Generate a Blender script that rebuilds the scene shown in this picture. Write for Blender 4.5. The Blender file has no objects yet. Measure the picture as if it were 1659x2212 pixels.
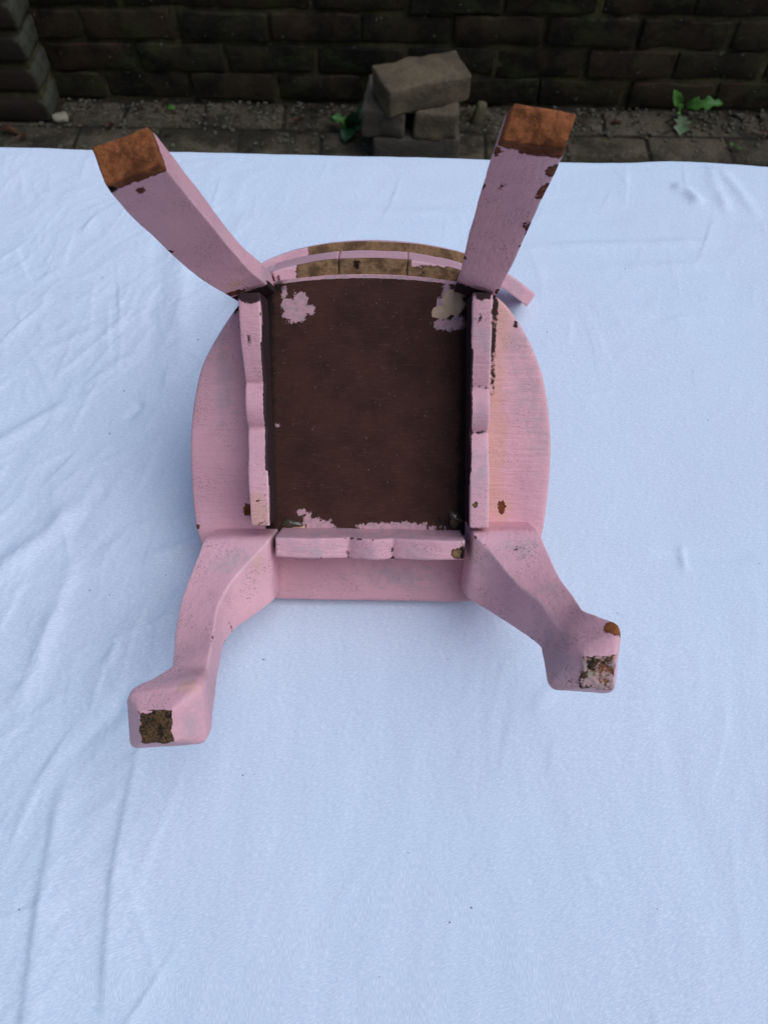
import bpy, math, random
import numpy as np
from mathutils import Vector, Matrix

R = math.radians
scene = bpy.context.scene
random.seed(7)

# ------------------------------------------------------------------ camera
PITCH, ROLL = R(61.5), R(1.0)
cam_data = bpy.data.cameras.new('camera')
cam_data.sensor_fit = 'VERTICAL'
cam_data.sensor_height = 24.0
cam_data.lens = 24.0 * 1662 / 2212
cam_data.clip_start = 0.02
cam_data.clip_end = 200
cam_data.dof.use_dof = True
cam_data.dof.focus_distance = 0.50
cam_data.dof.aperture_fstop = 8.5
cam = bpy.data.objects.new('camera', cam_data)
scene.collection.objects.link(cam)
fwd = Vector((0, math.cos(PITCH), -math.sin(PITCH)))
r0 = Vector((1, 0, 0))
u0 = r0.cross(fwd)
rt = r0 * math.cos(ROLL) + u0 * math.sin(ROLL)
up = -r0 * math.sin(ROLL) + u0 * math.cos(ROLL)
m = Matrix((rt, up, -fwd)).transposed().to_4x4()
m.translation = Vector((0, 0, 1.24))
cam.matrix_world = m
scene.camera = cam

# ------------------------------------------------------------------ sky, sun, exposure
SUN_EL, SUN_AZ = R(58), R(102)          # azimuth from +Y (beyond the wall) towards +X
world = bpy.data.worlds.new('World')
scene.world = world
world.use_nodes = True
wn = world.node_tree.nodes
sky = wn.new('ShaderNodeTexSky')
sky.sky_type = 'NISHITA'
sky.sun_disc = False
sky.sun_elevation = SUN_EL
sky.sun_rotation = SUN_AZ
sky.dust_density = 1.0
sky.air_density = 1.0
sky.ozone_density = 1.0
wn['Background'].inputs['Strength'].default_value = 0.095
world.node_tree.links.new(sky.outputs[0], wn['Background'].inputs['Color'])

sl = bpy.data.lights.new('sun', 'SUN')
sl.energy = 1.5
sl.angle = R(65)
sl.color = (0.90, 0.95, 1.0)
sun = bpy.data.objects.new('sun', sl)
scene.collection.objects.link(sun)
sd = Vector((math.sin(SUN_AZ) * math.cos(SUN_EL), math.cos(SUN_AZ) * math.cos(SUN_EL), math.sin(SUN_EL)))
sun.rotation_euler = sd.to_track_quat('Z', 'Y').to_euler()

vs = scene.view_settings
vs.view_transform = 'Standard'
vs.look = 'None'
vs.exposure = 0.42
scene.cycles.max_bounces = 6
scene.cycles.diffuse_bounces = 4
vs.gamma = 1.0
vs.use_curve_mapping = False

# ------------------------------------------------------------------ numpy noise
def _hash(ix, iy, iz, seed):
    h = (ix * 374761393 + iy * 668265263 + iz * 2147483647 + seed * 1274126177) & 0xFFFFFFFF
    h = ((h ^ (h >> 13)) * 1274126177) & 0xFFFFFFFF
    h = ((h ^ (h >> 15)) * 2246822519) & 0xFFFFFFFF
    return (h ^ (h >> 16)) / 4294967295.0

def noise(p, scale, seed=0):
    """value noise, about -1..1; p (N,3) and scale in the same unit"""
    q = np.asarray(p, float) / scale
    i = np.floor(q).astype(np.int64)
    f = q - i
    f = f * f * f * (f * (f * 6 - 15) + 10)
    r = np.zeros(len(q))
    for dx in (0, 1):
        for dy in (0, 1):
            for dz in (0, 1):
                w = (f[:, 0] if dx else 1 - f[:, 0]) * (f[:, 1] if dy else 1 - f[:, 1]) * (f[:, 2] if dz else 1 - f[:, 2])
                r += w * _hash(i[:, 0] + dx, i[:, 1] + dy, i[:, 2] + dz, seed)
    return r * 2 - 1

def fbm(p, scale, seed=0, octv=4, gain=.5):
    a, s, t = 1.0, 0.0, 0.0
    for o in range(octv):
        s = s + a * noise(p, scale / 2 ** o, seed + o * 17)
        t += a
        a *= gain
    return s / t * 1.4

# ------------------------------------------------------------------ object helpers
def mesh_obj(name, verts, faces, mat, parent=None, smooth=True, attrs=None):
    me = bpy.data.meshes.new(name)
    me.from_pydata([tuple(map(float, v)) for v in verts], [], faces)
    me.update()
    if smooth:
        me.polygons.foreach_set('use_smooth', [True] * len(me.polygons))
    if attrs:
        for k, v in attrs.items():
            a = me.attributes.new(k, 'FLOAT', 'POINT')
            a.data.foreach_set('value', np.asarray(v, dtype=np.float32))
    if mat:
        me.materials.append(mat)
    o = bpy.data.objects.new(name, me)
    scene.collection.objects.link(o)
    if parent:
        o.parent = parent
    return o

def empty(name, loc=(0, 0, 0)):
    o = bpy.data.objects.new(name, None)
    scene.collection.objects.link(o)
    o.location = loc
    o.empty_display_size = .05
    return o

def tag(o, label=None, cat=None, group=None, kind=None):
    if label: o['label'] = label
    if cat: o['category'] = cat
    if group: o['group'] = group
    if kind: o['kind'] = kind
    return o

# ------------------------------------------------------------------ material helpers
class NT:
    def __init__(s, name):
        s.m = bpy.data.materials.new(name)
        s.m.use_nodes = True
        s.t = s.m.node_tree
        s.b = s.t.nodes['Principled BSDF']
        s.co = s.t.nodes.new('ShaderNodeTexCoord')
        s.obj = s.co.outputs['Object']
    def link(s, a, b): s.t.links.new(a, b)
    def noise(s, scale, detail=4, rough=.55, vec=None, stretch=None):
        n = s.t.nodes.new('ShaderNodeTexNoise')
        n.inputs['Scale'].default_value = scale
        n.inputs['Detail'].default_value = detail
        n.inputs['Roughness'].default_value = rough
        v = vec or s.obj
        if stretch:
            mp = s.t.nodes.new('ShaderNodeMapping')
            mp.inputs['Scale'].default_value = stretch
            s.link(v, mp.inputs['Vector'])
            v = mp.outputs[0]
        s.link(v, n.inputs['Vector'])
        return n.outputs['Fac']
    def attr(s, name):
        n = s.t.nodes.new('ShaderNodeAttribute')
        n.attribute_name = name
        return n.outputs['Fac']
    def math(s, op, a, b=None, c=None):
        n = s.t.nodes.new('ShaderNodeMath')
        n.operation = op
        for i, x in enumerate((a, b, c)):
            if x is None: continue
            if isinstance(x, (int, float)): n.inputs[i].default_value = x
            else: s.link(x, n.inputs[i])
        return n.outputs[0]
    def ss(s, v, lo, hi, a=0., b=1.):
        n = s.t.nodes.new('ShaderNodeMapRange')
        n.interpolation_type = 'SMOOTHSTEP'
        s.link(v, n.inputs[0])
        for i, x in enumerate((lo, hi, a, b)): n.inputs[1 + i].default_value = x
        return n.outputs[0]
    def mix(s, f, a, b):
        n = s.t.nodes.new('ShaderNodeMix')
        n.data_type = 'RGBA'
        for idx, x in ((0, f), (6, a), (7, b)):
            if isinstance(x, (int, float)): n.inputs[idx].default_value = x
            elif isinstance(x, tuple): n.inputs[idx].default_value = (*x, 1)
            else: s.link(x, n.inputs[idx])
        return n.outputs[2]
    def bump(s, h, strength, dist, prev=None):
        n = s.t.nodes.new('ShaderNodeBump')
        n.inputs['Strength'].default_value = strength
        n.inputs['Distance'].default_value = dist
        s.link(h, n.inputs['Height'])
        if prev: s.link(prev, n.inputs['Normal'])
        return n.outputs[0]
    def set(s, color=None, rough=None, normal=None, spec=None):
        for k, x in (('Base Color', color), ('Roughness', rough), ('Normal', normal), ('Specular IOR Level', spec)):
            if x is None: continue
            if isinstance(x, (int, float)): s.b.inputs[k].default_value = x
            elif isinstance(x, tuple): s.b.inputs[k].default_value = (*x, 1)
            else: s.link(x, s.b.inputs[k])
        return s.m

def rgb(r, g, b):
    f = lambda c: (c / 255 / 12.92) if c <= 10 else ((c / 255 + .055) / 1.055) ** 2.4
    return (f(r), f(g), f(b))

PINK_A, PINK_B, PINK_G = (.76, .405, .445), (.67, .355, .40), (.43, .33, .355)

def paint(name, wood=(.27, .095, .03), wood2=(.12, .035, .016), streak=(40, 400, 400), speck=.5, dark=.8):
    """old pink brush paint; attributes bare / cream / grime / grey are signed distances in millimetres"""
    t = NT(name)
    big = t.noise(22, 5)
    fine = t.noise(260, 4)
    vfine = t.noise(900, 3, .6)
    col = t.mix(t.ss(big, .35, .68), PINK_A, PINK_B)
    # thin, greyish worn areas
    st = t.noise(1.0, 4, .6, stretch=streak)
    g = t.math('ADD', t.math('MULTIPLY', t.attr('grey'), .06), t.math('MULTIPLY', t.math('SUBTRACT', t.noise(120, 6, .7), .5), 1.9))
    g = t.math('ADD', g, t.math('MULTIPLY', t.math('SUBTRACT', st, .5), .7))
    gm = t.ss(g, -.05, .55)
    col = t.mix(t.math('MULTIPLY', gm, .55), col, PINK_G)
    # cream undercoat
    c = t.math('ADD', t.attr('cream'), t.math('MULTIPLY', t.math('SUBTRACT', t.noise(160, 4), .5), 9.0))
    col = t.mix(t.math('MULTIPLY', t.ss(c, -2.5, 3.5), .6), col, (.66, .37, .26))
    # dark specks of dirt caught in the brush marks
    sp = t.math('MULTIPLY', t.ss(vfine, .545, .65), t.ss(t.noise(55, 3), .42, .64))
    sp = t.math('MULTIPLY', sp, speck)
    col = t.mix(sp, col, (.055, .04, .04))
    # paint rubbed pale along the edges
    col = t.mix(t.math('MULTIPLY', t.ss(t.attr('edge'), .35, 1.0), .38), col, (.84, .56, .58))
    # bare wood
    bf = t.math('ADD', t.attr('bare'), t.math('MULTIPLY', t.math('SUBTRACT', t.noise(380, 4, .6), .5), 4.5))
    bm = t.ss(bf, 0, .35)
    wn_ = t.noise(1.0, 5, .65, stretch=(300, 300, 1100))
    woodc = t.mix(t.ss(wn_, .30, .62), t.mix(.35, wood2, wood), wood)
    woodc = t.mix(t.math('MULTIPLY', t.ss(t.noise(75, 5, .65), .44, .62), dark), woodc, tuple(x * .30 for x in wood))
    woodc = t.mix(t.ss(bf, .1, 2.2), wood2, woodc)
    col = t.mix(bm, col, woodc)
    # grime, and shade painted in on the rails' inner faces
    gr = t.math('ADD', t.attr('grime_shade'), t.math('MULTIPLY', t.math('SUBTRACT', t.noise(330, 5, .65), .5), 5.0))
    grm = t.ss(gr, -.3, .9)
    col = t.mix(t.math('MULTIPLY', grm, .94), col, (.012, .009, .008))
    h = t.math('ADD', t.math('MULTIPLY', st, 1.0), t.math('MULTIPLY', fine, .6))
    h = t.math('ADD', h, t.math('MULTIPLY', bm, -1.6))
    h = t.math('ADD', h, t.math('MULTIPLY', t.math('MULTIPLY', wn_, bm), 1.5))
    nrm = t.bump(h, .75, .0008)
    ro = t.math('ADD', .46, t.math('MULTIPLY', bm, .4))
    ro = t.math('ADD', ro, t.math('MULTIPLY', gm, .12))
    return t.set(col, ro, nrm, t.math('MULTIPLY', .32, t.math('SUBTRACT', 1.0, t.math('MAXIMUM', grm, t.math('MULTIPLY', bm, .6)))))

# ------------------------------------------------------------------ structure: ground and paving
def stone_mat(name, a, b, c, moss, scale=1.0, speckle=.5, mossamt=.5, stain=0, moss2=(.040, .047, .013)):
    t = NT(name)
    inf = t.t.nodes.new('ShaderNodeObjectInfo')
    add = t.t.nodes.new('ShaderNodeVectorMath')
    add.operation = 'MULTIPLY_ADD'
    cmb = t.t.nodes.new('ShaderNodeCombineXYZ')
    for i in range(3): t.link(inf.outputs['Random'], cmb.inputs[i])
    t.link(cmb.outputs[0], add.inputs[0])
    add.inputs[1].default_value = (31, 57, 13)
    t.link(t.obj, add.inputs[2])
    v = add.outputs[0]
    n1 = t.noise(14 * scale, 6, .6, v)
    n2 = t.noise(90 * scale, 5, .65, v)
    n3 = t.noise(420, 3, .6, v)
    col = t.mix(t.ss(n1, .35, .65), a, b)
    col = t.mix(inf.outputs['Random'], col, t.mix(.6, col, c))
    col = t.mix(t.math('MULTIPLY', t.ss(n3, .60, .72), speckle), col, tuple(min(1, x * 3.2 + .02) for x in a))
    col = t.mix(t.math('MULTIPLY', t.ss(n3, .42, .30), .6), col, tuple(x * .35 for x in a))
    col = t.mix(t.math('MULTIPLY', t.ss(n2, .5, .68), mossamt), col, moss)
    if stain:
        ge = t.t.nodes.new('ShaderNodeNewGeometry')
        pos = ge.outputs['Position']
        col = t.mix(t.math('MULTIPLY', t.ss(t.noise(6.5, 7, .7, pos), .44, .60), stain), col, tuple(x * .30 for x in b))
        col = t.mix(t.math('MULTIPLY', t.ss(t.noise(9, 7, .75, pos, (1, 1, 1.8)), .50, .64), stain * .8), col, moss2)
        col = t.mix(t.math('MULTIPLY', t.ss(t.noise(75, 2, .5, pos), .70, .74), stain * .7), col, (.20, .20, .16))
    h = t.math('ADD', t.math('MULTIPLY', n2, 1.0), t.math('MULTIPLY', n3, .5))
    return t.set(col, .88, t.bump(h, .8, .004), .25)

M_soil = stone_mat('soil', (.030, .022, .016), (.018, .014, .011), (.05, .035, .02), (.02, .028, .010), speckle=.3)
M_paver = stone_mat('paver', (.125, .100, .066), (.040, .033, .024), (.15, .115, .075), (.034, .033, .014), scale=1.5, speckle=.7, mossamt=.7, stain=.7, moss2=(.05, .046, .02))
M_brick = stone_mat('wall_brick', (.034, .026, .013), (.014, .012, .008), (.062, .029, .015), (.030, .029, .009), speckle=.5, mossamt=.8, stain=.85)
M_pier = stone_mat('pier_brick', (.026, .018, .012), (.013, .010, .008), (.038, .021, .013), (.018, .018, .008), speckle=.25, mossamt=.5)
M_mortar = stone_mat('mortar', (.040, .036, .018), (.14, .12, .05), (.055, .047, .027), (.032, .034, .010), scale=.7, speckle=.35, mossamt=.8, stain=.7, moss2=(.075, .07, .02))
M_loose = stone_mat('loose_brick', (.175, .132, .080), (.090, .070, .046), (.13, .10, .064), (.075, .075, .045), speckle=.6, mossamt=.35)
M_loose_mid = stone_mat('brown_loose_brick', (.145, .118, .088), (.09, .074, .058), (.12, .10, .075), (.065, .062, .04), speckle=.5, mossamt=.35)
M_loose_dark = stone_mat('dark_loose_brick', (.105, .085, .066), (.07, .058, .046), (.09, .074, .058), (.05, .05, .034), speckle=.5, mossamt=.3)

def pier_smear_side_light():  # grey mortar smear on right ends, with the light falling there painted in
    t = M_pier.node_tree
    N_, L_ = t.nodes, t.links
    b = N_['Principled BSDF']
    src = b.inputs['Base Color'].links[0].from_socket
    tc = N_.new('ShaderNodeTexCoord')
    sx = N_.new('ShaderNodeSeparateXYZ')
    L_.new(tc.outputs['Object'], sx.inputs[0])
    nz_ = N_.new('ShaderNodeTexNoise')
    nz_.inputs['Scale'].default_value = 45
    L_.new(tc.outputs['Object'], nz_.inputs['Vector'])
    ad = N_.new('ShaderNodeMath'); ad.operation = 'MULTIPLY_ADD'
    L_.new(nz_.outputs['Fac'], ad.inputs[0]); ad.inputs[1].default_value = .05
    L_.new(sx.outputs[0], ad.inputs[2])
    mr = N_.new('ShaderNodeMapRange')
    L_.new(ad.outputs[0], mr.inputs[0])
    mr.inputs[1].default_value, mr.inputs[2].default_value, mr.inputs[4].default_value = .110, .128, .75
    mx = N_.new('ShaderNodeMix'); mx.data_type = 'RGBA'
    L_.new(mr.outputs[0], mx.inputs[0]); L_.new(src, mx.inputs[6])
    mx.inputs[7].default_value = (.085, .088, .062, 1)
    L_.new(mx.outputs[2], b.inputs['Base Color'])
pier_smear_side_light()

def sheet(name, size, z, mat):
    o = mesh_obj(name, [(-size, -size, z), (size, -size, z), (size, size, z), (-size, size, z)], [(0, 1, 2, 3)], mat, smooth=False)
    return tag(o, kind='structure')

ground = sheet('ground', 40, -.012, M_soil)

def rough_box(lx, ly, lz, r, seed, jit=.0018, cuts=(4, 3, 2)):
    """box with softened, uneven edges, centred on the origin; returns verts and faces"""
    vs_, fs, idx = [], [], {}
    def grid(n, l):
        g = [-l / 2, -l / 2 + r] + [(-l / 2 + r) + (l - 2 * r) * k / n for k in range(1, n)] + [l / 2 - r, l / 2]
        return g
    g = [grid(c, l) for c, l in zip(cuts, (lx, ly, lz))]
    n = [len(x) for x in g]
    L = (lx, ly, lz)
    def vid(i, j, k):
        if (i, j, k) not in idx:
            p = np.array([g[0][i], g[1][j], g[2][k]])
            e = np.array([0 < i < n[0] - 1, 0 < j < n[1] - 1, 0 < k < n[2] - 1])
            inner = np.array([max(-L[a] / 2 + r, min(L[a] / 2 - r, p[a])) for a in range(3)])
            d = p - inner
            ln = np.linalg.norm(d)
            if ln > 1e-9: p = inner + d / ln * r
            idx[(i, j, k)] = len(vs_)
            vs_.append(p)
        return idx[(i, j, k)]
    for ax in range(3):
        b, c = (ax + 1) % 3, (ax + 2) % 3
        for side in (0, n[ax] - 1):
            for i in range(n[b] - 1):
                for j in range(n[c] - 1):
                    q = []
                    for di, dj in ((0, 0), (1, 0), (1, 1), (0, 1)):
                        t_ = [0, 0, 0]
                        t_[ax], t_[b], t_[c] = side, i + di, j + dj
                        q.append(vid(*t_))
                    fs.append(tuple(q if side else q[::-1]))
    v = np.array(vs_)
    v += np.stack([noise(v + seed * 3.7, .045, s) for s in (1, 2, 3)], 1) * jit
    v += np.stack([noise(v + seed * 5.1, .014, s) for s in (4, 5, 6)], 1) * jit * .6
    return v, fs

def variants(name, lx, ly, lz, r, mat, n=5, jit=.0018, cuts=(2, 1, 1)):
    out = []
    for k in range(n):
        v, f = rough_box(lx, ly, lz, r, k + 1, jit, cuts)
        me = bpy.data.meshes.new(name)
        me.from_pydata([tuple(map(float, p)) for p in v], [], f)
        me.polygons.foreach_set('use_smooth', [True] * len(me.polygons))
        me.materials.append(mat)
        out.append(me)
    return out

def place(name, me, loc, parent, rot=(0, 0, 0), scale=(1, 1, 1)):
    o = bpy.data.objects.new(name, me)
    scene.collection.objects.link(o)
    o.location = loc
    o.rotation_euler = rot
    o.scale = scale
    o.parent = parent
    return o

paving = tag(mesh_obj('paving', [(-1.55, .35, -.0045), (1.55, .35, -.0045), (1.55, 1.9, -.0045), (-1.55, 1.9, -.0045)], [(0, 1, 2, 3)], M_soil, smooth=False), kind='structure')
pv = variants('paver', .197, .097, .05, .006, M_paver, 6, .002, (3, 2, 1))
ph = variants('paver', .097, .097, .05, .006, M_paver, 3, .002, (2, 2, 1))
rows = [1.812 - .102 * k for k in range(14)]
rnd = random.Random(3)
for k, y in enumerate(rows):
    x = -1.42 + (.1 if k % 2 else 0) + .035
    while x < 1.45:
        z = -.026 + rnd.uniform(-.0025, .0025)
        place('paver', rnd.choice(pv), (x, y + rnd.uniform(-.0015, .0015), z), paving, (rnd.uniform(-.012, .012), rnd.uniform(-.01, .01), rnd.choice((0, math.pi)) + rnd.uniform(-.01, .01)))
        x += .2025

# ------------------------------------------------------------------ brick wall with projecting pier
WY = 1.868
wall = tag(empty('brick_wall', (0, WY, 0)), 'dark mossy brick garden wall with a projecting pier, behind the cloth', 'wall')
bv = variants('brick', .2085, .104, .0645, .0045, M_brick, 8, .0042, (5, 2, 2))
for c in range(9):
    z = .0365 + c * .0745
    x = -.0763 - .2195 * 6 + .110 + (0 if c % 2 == 0 else -.110)
    if c == 0: x += .01
    while x < 1.55:
        place('brick', rnd.choice(bv), (x + rnd.uniform(-.005, .005), .052 + rnd.uniform(-.0035, .0035), z + rnd.uniform(-.0025, .0025)), wall,
              (rnd.uniform(-.012, .012), rnd.choice((0, math.pi)), rnd.uniform(-.008, .008)))
        x += .2195
# mortar bed and the courses above the picture
mv, mf = [], []
def addbox(v, f, x0, x1, y0, y1, z0, z1):
    b = len(v)
    v += [(x0, y0, z0), (x1, y0, z0), (x1, y1, z0), (x0, y1, z0), (x0, y0, z1), (x1, y0, z1), (x1, y1, z1), (x0, y1, z1)]
    f += [tuple(b + i for i in q) for q in ((0, 3, 2, 1), (4, 5, 6, 7), (0, 1, 5, 4), (1, 2, 6, 5), (2, 3, 7, 6), (3, 0, 4, 7))]
# gently uneven mortar face
nx, nz = 150, 70
xs = np.linspace(-1.6, 1.6, nx)
zs = np.linspace(-.02, 1.86, nz)
gx, gz = np.meshgrid(xs, zs)
P = np.stack([gx.ravel(), np.zeros(gx.size), gz.ravel()], 1)
P[:, 1] = .0085 + .0032 * fbm(P, .05, 5)
fc = [(j * nx + i, j * nx + i + 1, (j + 1) * nx + i + 1, (j + 1) * nx + i) for j in range(nz - 1) for i in range(nx - 1)]
mesh_obj('mortar', P, fc, M_mortar, wall)
uv_, uf_ = [], []
c = 9
while c < 25:
    z = .0365 + c * .0745
    x = -.0763 - .2195 * 6 + .110 + (0 if c % 2 == 0 else -.110)
    while x < 1.5:
        addbox(uv_, uf_, x - .104, x + .104, 0, .1, z - .032, z + .032)
        x += .2195
    c += 1
tag(mesh_obj('upper_brickwork', uv_, uf_, M_brick, wall, smooth=False), kind='stuff')
cv, cf = [], []
addbox(cv, cf, -1.6, 1.6, .03, .215, -.02, 1.86)
mesh_obj('wall_core', cv, cf, M_mortar, wall, smooth=False)
# pier: bull-nosed corner bricks stepping out of the wall
pierv = variants('pier_brick', .206, .112, .064, .014, M_pier, 5, .0035, (3, 2, 1))
PX = [-.846, -.845, -.842, -.836, -.832, -.83, -.83, -.83, -.83]
for c in range(9):
    z = .033 + c * .0745
    xr = PX[c]
    place('pier_brick', rnd.choice(pierv), (xr - .103, 1.764 + .056 - WY + rnd.uniform(-.003, .003), z), wall, (rnd.uniform(-.02, .02), 0, rnd.uniform(-.03, .03)))
    place('pier_brick', rnd.choice(pierv), (xr - .103 - .217, 1.764 + .056 - WY + rnd.uniform(-.003, .003), z), wall, (rnd.uniform(-.02, .02), 0, rnd.uniform(-.02, .02)))
pvv, pff = [], []
addbox(pvv, pff, -1.6, -.852, 1.772 - WY, .02, -.02, 1.86)
mesh_obj('pier_mortar', pvv, pff, M_mortar, wall, smooth=False)
upv, upf = [], []
for c in range(9, 25):
    z = .033 + c * .0745
    addbox(upv, upf, -1.03, -.83, 1.765 - WY, .0, z - .032, z + .032)
    addbox(upv, upf, -1.25, -1.04, 1.765 - WY, .0, z - .032, z + .032)
tag(mesh_obj('upper_pier_brickwork', upv, upf, M_pier, wall, smooth=False), kind='stuff')

# ------------------------------------------------------------------ house added unseen behind the viewer to block sky light from the near side
def shade_house():
    t = NT('shade_house_brick')
    bt = t.t.nodes.new('ShaderNodeTexBrick')
    bt.inputs['Scale'].default_value = 1.0
    bt.inputs['Brick Width'].default_value = .225
    bt.inputs['Row Height'].default_value = .075
    bt.inputs['Mortar Size'].default_value = .01
    bt.inputs['Color1'].default_value = (.20, .085, .05, 1)
    bt.inputs['Color2'].default_value = (.15, .065, .04, 1)
    bt.inputs['Mortar'].default_value = (.25, .22, .17, 1)
    mp = t.t.nodes.new('ShaderNodeMapping')
    mp.inputs['Rotation'].default_value = (R(90), 0, 0)
    t.link(t.obj, mp.inputs['Vector'])
    t.link(mp.outputs[0], bt.inputs['Vector'])
    mb = t.set(bt.outputs['Color'], .85, t.bump(bt.outputs['Fac'], -.5, .006))
    t2 = NT('white_frame'); mw = t2.set((.7, .7, .68), .5)
    t3 = NT('window_pane'); mg = t3.set((.02, .025, .03), .06)
    t4 = NT('roof_tile'); mr = t4.set(t4.mix(t4.noise(9), (.12, .06, .04), (.08, .05, .04)), .8)
    h = tag(empty('shade_house', (0, -3.6, 0)), 'added brick facade with a window, unseen behind the viewer, blocks sky light', 'shade_house')
    v, f = [], []
    for b in ((-6, -.6, -.3, 0, -.02, 4.6), (.6, 6, -.3, 0, -.02, 4.6), (-.6, .6, -.3, 0, -.02, .95), (-.6, .6, -.3, 0, 2.1, 4.6)):
        addbox(v, f, *b)
    mesh_obj('wall', v, f, mb, h, smooth=False)
    v, f = [], []
    for b in ((-.6, .6, -.12, -.06, .95, 1.01), (-.6, .6, -.12, -.06, 2.04, 2.1), (-.6, -.54, -.12, -.06, 1.01, 2.04), (.54, .6, -.12, -.06, 1.01, 2.04), (-.03, .03, -.12, -.06, 1.01, 2.04)):
        addbox(v, f, *b)
    wf = mesh_obj('window', v, f, mw, h, smooth=False)
    for x in (-.285, .285):
        v, f = [], []
        addbox(v, f, x - .255, x + .255, -.1, -.09, 1.01, 2.04)
        mesh_obj('pane', v, f, mg, wf, smooth=False)
    v = [(-6.2, .35, 4.45), (6.2, .35, 4.45), (6.2, -3, 6.4), (-6.2, -3, 6.4), (-6.2, .35, 4.55), (6.2, .35, 4.55), (6.2, -3, 6.5), (-6.2, -3, 6.5)]
    mesh_obj('roof', v, [(0, 3, 2, 1), (4, 5, 6, 7), (0, 1, 5, 4), (1, 2, 6, 5), (2, 3, 7, 6), (3, 0, 4, 7)], mr, h, smooth=False)
shade_house()

# ------------------------------------------------------------------ table and cloth
TZ = .72
t = NT('table_wood')
M_table = t.set(t.mix(t.noise(30, 4, stretch=(1, 12, 12)), (.16, .10, .055), (.24, .15, .08)), .6)
table = tag(empty('garden_table', (0, .12, 0)), 'wooden table hidden under the white cloth', 'table')
v, f = [], []
addbox(v, f, -.615, .615, -.55, .564, TZ - .035, TZ - .006)
mesh_obj('tabletop', v, f, M_table, table, smooth=False)
for sx in (-.55, .55):
    for sy in (-.49, .50):
        v, f = [], []
        addbox(v, f, sx - .025, sx + .025, sy - .025, sy + .025, -.005, TZ - .035)
        mesh_obj('leg', v, f, M_table, table, smooth=False)

def clothmat():
    t = NT('white_cotton')
    mp = t.t.nodes.new('ShaderNodeMapping')
    mp.inputs['Rotation'].default_value = (0, 0, R(-24))
    t.link(t.obj, mp.inputs['Vector'])
    warp = t.noise(1.0, 2, .7, vec=mp.outputs[0], stretch=(330, 1250, 100))
    weft = t.noise(1.0, 2, .7, stretch=(1250, 280, 100))
    # inside the woven figure the threads float the other way
    dmask = t.ss(t.attr('damask'), -.0006, .0008)
    w = t.math('ADD', t.math('MULTIPLY', warp, t.math('SUBTRACT', 1.0, dmask)), t.math('MULTIPLY', weft, dmask))
    col = t.mix(t.ss(t.noise(7, 4, .6), .3, .7), (.64, .745, .86), (.66, .725, .85))
    col = t.mix(t.math('MULTIPLY', dmask, .15), col, (.62, .72, .80))
    col = t.mix(t.math('MULTIPLY', t.ss(w, .52, .36), .32), col, (.46, .545, .69))
    col = t.mix(t.math('MULTIPLY', t.ss(w, .52, .66), .55), col, (.84, .88, .93))
    m_ = t.set(col, .75, t.bump(w, .45, .0005), .3)
    return m_
M_cloth = clothmat()

fx = np.arange(-.46, .4601, .0016)
fx = np.concatenate([np.arange(-.86, -.46, .02), fx, np.arange(.475, .87, .02)])
fy = np.arange(-.07, .7301, .0016)
fy = np.concatenate([np.arange(-.66, -.07, .02), fy, np.arange(.745, .98, .02)])
gx, gy = np.meshgrid(fx, fy)
X, Y = gx.ravel(), gy.ravel()
P2 = np.stack([X, Y, np.zeros_like(X)], 1)
H = np.zeros_like(X)
H += .0016 * fbm(P2, .16, 3, 3) + .0009 * fbm(P2, .055, 15, 2) * np.clip(.35 - X * 2.0, .25, 1)
left = 1 / (1 + np.exp((X + .14) / .03))
left = np.maximum(left, .25)
# crumpled, ridged wrinkles running up to the right on the left side
th = R(63)
q = np.stack([X * math.cos(th) + Y * math.sin(th), -X * math.sin(th) + Y * math.cos(th), X * 0], 1)
q2 = q / np.array([2.6, 1, 1]) + .02 * np.stack([noise(P2, .05, 81), noise(P2, .05, 82), X * 0], 1)
rid = 1 - np.abs(fbm(q2, .040, 21, 3))
H += .0010 * left * (np.clip(rid, .45, 1.0) - .45) ** 2 * 2.2
rid2 = 1 - np.abs(fbm(q2 + 3.3, .018, 31, 3))
H += .0006 * left * (np.clip(rid2, .5, 1) - .5) * 1.4
rid3 = 1 - np.abs(fbm(q2 * 1.0 + 7.7, .0095, 37, 3))
H += .0005 * left * (np.clip(rid3, .5, 1) - .5) * (1 + noise(P2, .06, 39))
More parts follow.
